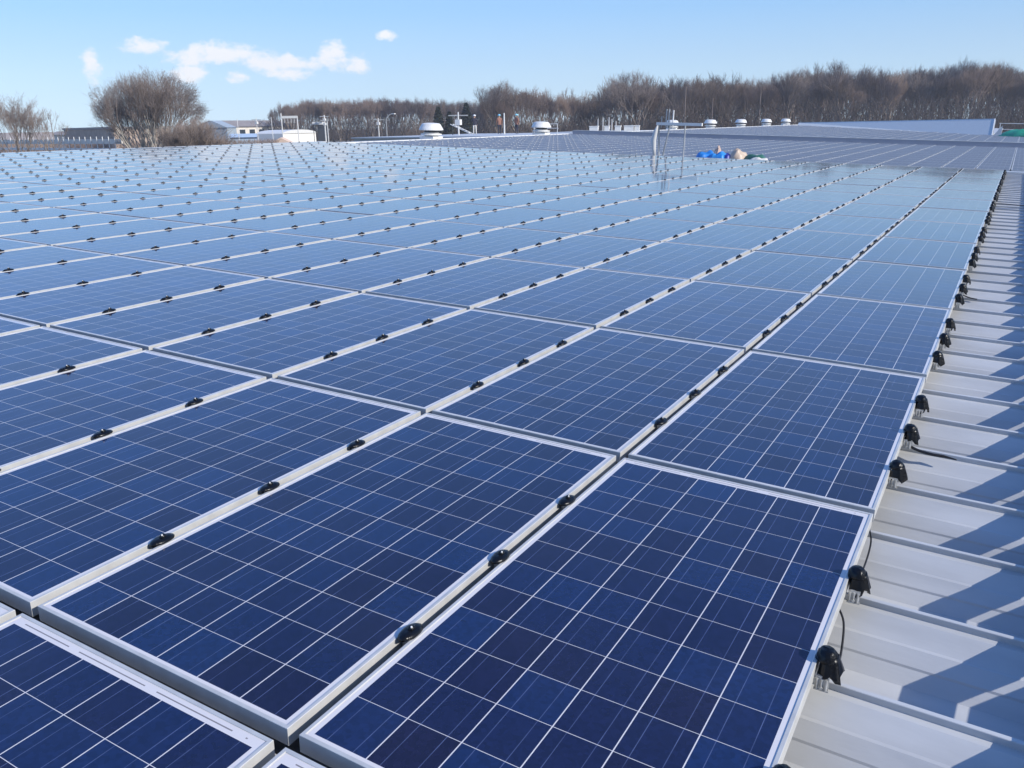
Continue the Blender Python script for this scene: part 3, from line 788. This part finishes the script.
# right-hand wood: skyline heights as seen above the far roof, three ranks deep
tabR = [(470, 96), (490, 84), (520, 88), (560, 88), (585, 93), (600, 88), (625, 74), (660, 80), (700, 79), (760, 78), (800, 72), (840, 66), (900, 68), (950, 64), (1024, 64), (1120, 58)]
cnt = 0
for rank, D0 in enumerate((176, 188, 201, 216)):
    px = 478 + rank * 9
    while px < 1110:
        D = D0 + random.uniform(-5, 5); top = interp(tabR, px) + random.choice((-6, -2, 0, 2, 4, 7, 10)) * random.uniform(.6, 1) + (0 if rank in (1, 2) else 2)
        a = pt(px, top, D); s = (a.z - GZ) / 19.5
        place_forest(a.x, a.y, s, 'bare brown tree in the dense wood behind the far roof', 'bare trees of the wood behind the far roof')
        px += random.uniform(11, 19) * (1.5 if px < 600 else 1); cnt += 1
# left-hand wood: farther, reddish
tabL = [(272, 112), (285, 101), (310, 99), (360, 98), (400, 97), (430, 99), (470, 101), (500, 100)]
for rank, D0 in enumerate((262, 275, 290)):
    px = 276 + rank * 5
    while px < 500:
        D = D0 + random.uniform(-5, 5); top = interp(tabL, px) + random.uniform(-1.5, 2.5)
        a = pt(px, top, D); s = (a.z - GZ) / 19.5
        place_forest(a.x, a.y, s, 'bare reddish brown tree in the even wood left of the people', 'bare trees of the wood left of the people', q=random.choice((1, 4, 4, 2)))
        px += random.uniform(9, 14); cnt += 1
# stand-out trees
for px, top, D, lab in ((640, 74, 172, 'tall bare tree with a broad crown standing above the right-hand wood near the middle'),
                        (843, 60, 172, 'tallest bare tree with round crown rising above the right-hand wood'),
                        (497, 82, 172, 'open pale bare tree at the left end of the right-hand wood'),
                        (795, 68, 172, 'pale bare tree with round top left of the tallest one')):
    a = pt(px, top, D); o = place_forest(a.x, a.y, (a.z - GZ) / 19.5, lab, 'bare trees of the wood behind the far roof', q=3)
    o.scale.x *= 1.2; o.scale.y *= 1.2
# big many-stemmed tree at left
ROT = {83: 1.6}
def single(name, px, top, D, label, seed, bark, twig, **kw):
    a = pt(px, top, D); H = a.z - GZ
    r = tree_proto(name, bark, twig, seed, H, **kw); r.location = (a.x, a.y, GZ); r.rotation_euler = (0, 0, ROT.get(seed, 0)); tag(r, label=label, cat='tree'); return r
single('bare_tree', 141, 66, 108, 'large round bare tree with many pale stems at left beyond the roof edge', 83, PALEB, TWIGP,
       stems=14, levels=7, trunk=.20, trunk_r=.17, tip_r=.009, lean=.66, ang=(.15, .42), ratio=.84, tw=1, twig_l=1.1, tropism=.06, width=1.05, dome=(7.0, .62))
single('bare_tree', 188, 118, 98, 'lower brown bushy tree on the right side of the large many-stemmed tree', 78, BARK, TWIGP,
       stems=6, levels=6, trunk=.22, trunk_r=.12, tip_r=.011, lean=.5, ang=(.2, .5), tw=4, twig_l=.9)
single('bare_tree', 10, 95, 120, 'thin bare tree at the left edge of the picture', 79, BARK, TWIGP,
       stems=4, levels=6, trunk=.28, trunk_r=.13, tip_r=.009, lean=.35, ang=(.15, .4), tw=3, twig_l=1.0)
single('bare_tree', 45, 107, 120, 'small wispy bare tree between the left edge and the large round tree', 80, BARK, TWIGP,
       stems=2, levels=5, trunk=.34, trunk_r=.10, tip_r=.008, lean=.3, ang=(.15, .4), tw=2, twig_l=.8)
def conifer(px, top, D, label, seed, R=2.2):
    a = pt(px, top, D); H = a.z - GZ; rnd = random.Random(seed)
    r = empty('pine_tree', (a.x, a.y, GZ), label=label, cat='tree')
    m = MB(); m.bar((0, 0, 0), (0, 0, H * .97), .25, .04, 8); m.build('trunk', BARK, r)
    k = MB()
    for _ in range(2600):
        t = rnd.random() ** .8; z = H * (.25 + .75 * t); rr = R * (1 - t) ** .75 * math.sqrt(rnd.random()) + .08; an_ = rnd.uniform(0, 6.28)
        c = Vector((rr * math.cos(an_), rr * math.sin(an_), z - rr * .25)); e1 = Vector((rnd.gauss(0, 1), rnd.gauss(0, 1), rnd.gauss(0, .5))).normalized() * .35; e2 = Vector((rnd.gauss(0, 1), rnd.gauss(0, 1), rnd.gauss(0, 1))).normalized() * .13
        k.add([c - e1, c + e2, c + e1, c - e2], [(0, 1, 2, 3)])
    k.build('crown', PINE, r)
conifer(438, 107, 165, 'dark pointed evergreen behind the largest ventilator', 1)
conifer(466, 103, 170, 'dark taller evergreen behind the person in white trousers', 2, 2.6)
conifer(449, 112, 165, 'small dark evergreen between the two taller ones', 3, 1.6)
# undergrowth masses that nobody could count
def scrub(name, label, boxes, twig, seed, l=1.2, r=.02, tall=False):
    rnd = random.Random(seed); m = MB()
    for (xa, ya, xb, yb, depth, h, n_) in boxes:
        A, B = Vector((xa, ya, GZ)), Vector((xb, yb, GZ)); d = (B - A).normalized(); nn = Vector((-d.y, d.x, 0))
        for _ in range(n_):
            p = A.lerp(B, rnd.random()) + nn * rnd.uniform(0, depth); hh = h * (.55 + .45 * math.sin(p.x * .23 + p.y * .31) * math.sin(p.x * .071)) * rnd.uniform(.5, 1)
            p.z = GZ + (h * (.30 + .42 * rnd.random() ** 2) if tall else hh * rnd.uniform(0, .8))
            q = p + Vector((rnd.gauss(0, .4), rnd.gauss(0, .4), rnd.uniform(.5, 1))) * l
            m.bar(p, q, r, r * .4, 3, cap=False)
    tag(m.build(name, twig), label=label, cat='undergrowth', kind='stuff')
def gp(px, D): a = pt(px, 120, D); return a.x, a.y
scrub('undergrowth', 'dense brown undergrowth and thin stems along the foot of the woods',
      [(*gp(1130, 198), *gp(640, 198), 36, 15, 26000), (*gp(660, 200), *gp(440, 208), 35, 11, 13000), (*gp(510, 275), *gp(272, 280), 20, 13, 16000)],
      mat('dark_undergrowth', (.13, .10, .085), .9, noise=.4, scale=.15), 5, 2.0, .04, tall=True)
scrub('scrub', 'brown winter scrub in front of the white buildings at left', [(*gp(278, 178), *gp(120, 176), 6, 7.6, 15000), (*gp(125, 212), *gp(-30, 216), 6, 7.6, 9000)], TWIG2, 6, .8, .03, tall=True)

# ================================================================ LEFT-HAND BUILDINGS
def frame_xy(px0, px1, D0, D1):
    a, b_ = pt(px0, 120, D0), pt(px1, 120, D1); return Vector((a.x, a.y, 0)), Vector((b_.x, b_.y, 0))
CREAM = mat('cream_render', (.76, .71, .63), .8, noise=.12, scale=.5)
BLUEG = mat('blue_grey_cladding', (.36, .43, .50), .6, noise=.1, scale=.5)
BROWNW = mat('brown_cladding', (.44, .34, .27), .8, noise=.3, scale=.6)
TILE = mat('grey_brown_roofing', (.34, .30, .28), .8, noise=.2, scale=.5)
GLASS = mat('dark_window_glass', (.03, .04, .05), .15)
def house(name, px0, px1, D0, D1, ybase_unused, ytop, depth, wallm, roofm, label, roof='gable', nwin=0, rise=1.2, endm=None):
    A, B = frame_xy(px0, px1, D0, D1); L_ = (B - A).length; rz = math.atan2(B.y - A.y, B.x - A.x)
    top = zy((px0 + px1) / 2, ytop, (D0 + D1) / 2); H = top - GZ
    r = empty(name, (A.x, A.y, GZ), rz, label=label, cat='building')
    hw = H - (rise if roof else 0)
    m = MB(); m.box(0, 0, 0, L_, depth, hw); m.build('wall', [wallm], r)
    if endm:
        m = MB(); m.box(-.05, -.02, .01, -.004, depth, hw - .01); m.build('end_wall', endm, r)
    if roof == 'gable':
        m = MB(); m.add([(-.4, -.5, hw), (L_ + .4, -.5, hw), (L_ + .4, depth / 2, H), (-.4, depth / 2, H), (-.4, depth + .5, hw), (L_ + .4, depth + .5, hw)],
                        [(0, 1, 2, 3), (3, 2, 5, 4), (0, 3, 4), (1, 5, 2), (0, 4, 5, 1)]); m.build('roof', roofm, r)
    elif roof == 'flat':
        m = MB(); m.box(-.3, -.3, hw + .003, L_ + .3, depth + .3, H); m.build('roof', roofm, r)
    elif roof == 'arch':
        m = MB(); n_ = 12; vs = []
        for k in range(n_ + 1):
            t = math.pi * k / n_; vs += [(L_ / 2 - L_ / 2 * math.cos(t), -.2, hw + rise * math.sin(t)), (L_ / 2 - L_ / 2 * math.cos(t), depth + .2, hw + rise * math.sin(t))]
        fs = [(2*k, 2*k+2, 2*k+3, 2*k+1) for k in range(n_)] + [tuple(range(0, 2*n_+2, 2)), tuple(range(2*n_+1, 0, -2)), (0, 1, 2*n_+1, 2*n_)]
        m.add(vs, fs); m.build('roof', roofm, r)
    elif roof == 'front_gable':
        m = MB(); m.add([(-.3, -.3, hw), (L_ + .3, -.3, hw), (L_ / 2, -.3, H), (-.3, depth, hw), (L_ + .3, depth, hw), (L_ / 2, depth, H)],
                        [(0, 1, 2), (3, 5, 4), (0, 2, 5, 3), (1, 4, 5, 2), (0, 3, 4, 1)]); m.build('roof', roofm, r)
    for k in range(nwin):
        x = L_ * (k + .5) / nwin; ww = L_ / nwin * .28
        f_ = MB(); f_.box(x - ww - .15, -.08, hw - 2.5, x + ww + .15, -.003, hw - .7); wf = f_.build('window', WHITE, r)
        g_ = MB(); g_.box(x - ww, -.11, hw - 2.35, x + ww, -.083, hw - .85); g_.build('pane', GLASS, wf)
    return r
house('workshop_building', 62, 112, 232, 205, 0, 127.5, 14, BROWNW, TILE, 'flat-topped building with brown front and blue-grey end left of the big tree', 'flat', 0, .5, endm=BLUEG)
house('cream_house', 44, 63, 262, 258, 0, 131.5, 8, CREAM, TILE, 'small cream building with pale gable left of the brown-fronted building', 'gable', 0, 1.0)
house('tiled_house', -14, 50, 215, 222, 0, 132.5, 9, BROWNW, TILE, 'low house with a wide brown roof at the left edge', 'gable', 0, 2.4)
house('blue_grey_hall', 197, 226, 240, 238, 0, 120.5, 5, BLUEG, BLUEG, 'blue-grey gabled hall just right of the big bare tree', 'front_gable', 0, 2.0)
house('white_office_building', 226, 292, 250, 272, 0, 120, 14, CREAM, TILE, 'long white building with dark windows and a brown roof', 'gable', 7, 1.9)
house('white_arched_hall', 281, 315, 202, 213, 0, 129.5, 8, mat('white_hall_wall', (.86, .84, .79), .7), WHITE, 'bright white hall with a shallow arched roof beside the dark tower', 'arch', 0, .9)
house('orange_gabled_shed', 270, 288, 186, 186, 0, 137.6, 3, CREAM, mat('orange_roof', (.78, .58, .44), .7), 'small shed with a pale orange gable in front of the white hall', 'front_gable', 0, 1.2)
house('blue_roofed_store', 228, 280, 215, 218, 0, 133.5, 9, mat('bluish_metal', (.38, .50, .62), .5), mat('bluish_roof', (.48, .60, .72), .5), 'low blue-roofed store in front of the long white building', 'gable', 0, .9)
# dark tower with a white top
a = pt(313, 122, 198)
tw = empty('dark_tower', (a.x, a.y, GZ), math.atan2(X_.y, X_.x), label='dark narrow tower with a small white top beside the white arched hall', cat='tower')
H = a.z - GZ
m = MB(); m.box(1.0, 0, 0, 2.9, 3, H - .6); m.build('shaft', DARKM, tw)
m = MB(); m.box(-.2, -.2, H - .599, 2.1, 2.4, H); m.build('top_slab', WHITE, tw)
for q in (0, .5):
    m = MB(); m.bar((q, 0, 0), (q, 0, H - .6), .08); m.build('leg', DARKM, tw)
# white gantry frame
a, b_ = pt(281, 116, 196), pt(297, 117, 196)
gt = empty('gantry_frame', (a.x, a.y, GZ), math.atan2(b_.y - a.y, b_.x - a.x), label='white portal frame standing before the white arched hall', cat='frame')
W2 = (Vector((b_.x, b_.y)) - Vector((a.x, a.y))).length; H = a.z - GZ
for q in (0, W2): 
    m = MB(); m.bar((q, 0, 0), (q, 0, H + (.6 if q == 0 else 0)), .14); m.build('post', WHITE, gt)
m = MB(); m.box(-.1, -.15, H - .55, W2 + .1, .15, H); m.build('beam', WHITE, gt)
for k in range(4):
    m = MB(); m.bar((W2 * (k + 1) / 5, 0, H - 1.6), (W2 * (k + 1) / 5, 0, H - .55), .05); m.build('hanger', WHITE, gt)
put_pole(324, 115, 196, GZ, .20, 'pale concrete utility pole right of the dark tower', cross=2)
put_pole(327, 120, 198, GZ, .13, 'thinner pale pole touching the concrete pole right of the dark tower')
put_pole(378, 118, 165, GZ, .14, 'straight pale pole left of the curved street lamp', cross=1)
put_pole(386, 119, 160, GZ, .12, 'pale street lamp with a curved arm before the reddish wood', colr=GREYM, arm='lamp', name='street_lamp', cat='street lamp')
put_pole(237, 119, 190, GZ, .09, 'slim pale pole in front of the blue-grey hall end')
put_pole(256, 118, 190, GZ, .10, 'slim pale pole in front of the middle of the long white building', cross=1)
put_pole(271, 117, 190, GZ, .09, 'slim pale pole near the right end of the long white building')
put_pole(686, 86, 165, GZ, .13, 'tall thin pale pole before the right-hand wood, left one', colr=TWIGP)
put_pole(713, 98, 165, GZ, .10, 'tall thin pale pole before the right-hand wood, middle one', colr=TWIGP)
put_pole(761, 90, 165, GZ, .12, 'tall thin pale pole before the right-hand wood, right one', colr=TWIGP)
# long white post-and-rail fence structure at the left
A, B = frame_xy(-6, 118, 204, 166)
L_ = (B - A).length
fz = empty('white_fence', (A.x, A.y, GZ), math.atan2(B.y - A.y, B.x - A.x), label='long white fence of posts and rails with a pale top board at far left', cat='fence')
ytop = zy(50, 139.5, 187) - GZ
m = MB(); m.box(0, 0, ytop - .95, L_, .3, ytop); m.build('top_board', CREAM, fz)
m = MB(); m.box(0, .02, ytop - 2.3, L_, .2, ytop - 1.8); m.build('rail', WHITE, fz)
m = MB(); m.box(0, .02, .0, L_, .25, ytop - 3.2); m.build('low_wall', CREAM, fz)
k = 0
while k * 2.6 < L_:
    m = MB(); m.box(k * 2.6 - .09, -.12, 0, k * 2.6 + .09, -.003, ytop + .5); m.build('post', WHITE, fz); k += 1

# ================================================================ AIR
hb = MB(); hb.box(-330, -60, GZ - 1, 140, 420, 34)
hz = hb.build('haze', [])
hm_ = bpy.data.materials.new('thin_winter_haze'); hm_.use_nodes = True; t = hm_.node_tree; t.nodes.clear()
ho = N(t, 'ShaderNodeOutputMaterial'); hv = N(t, 'ShaderNodeVolumePrincipled')
hv.inputs['Color'].default_value = (.86, .90, .96, 1); hv.inputs['Density'].default_value = 0.00045; hv.inputs['Anisotropy'].default_value = 0.2
t.links.new(hv.outputs[0], ho.inputs['Volume']); hz.data.materials.append(hm_)
tag(hz, label='thin winter haze over the roofs and woods', kind='stuff')
SC.cycles.volume_bounces = 1
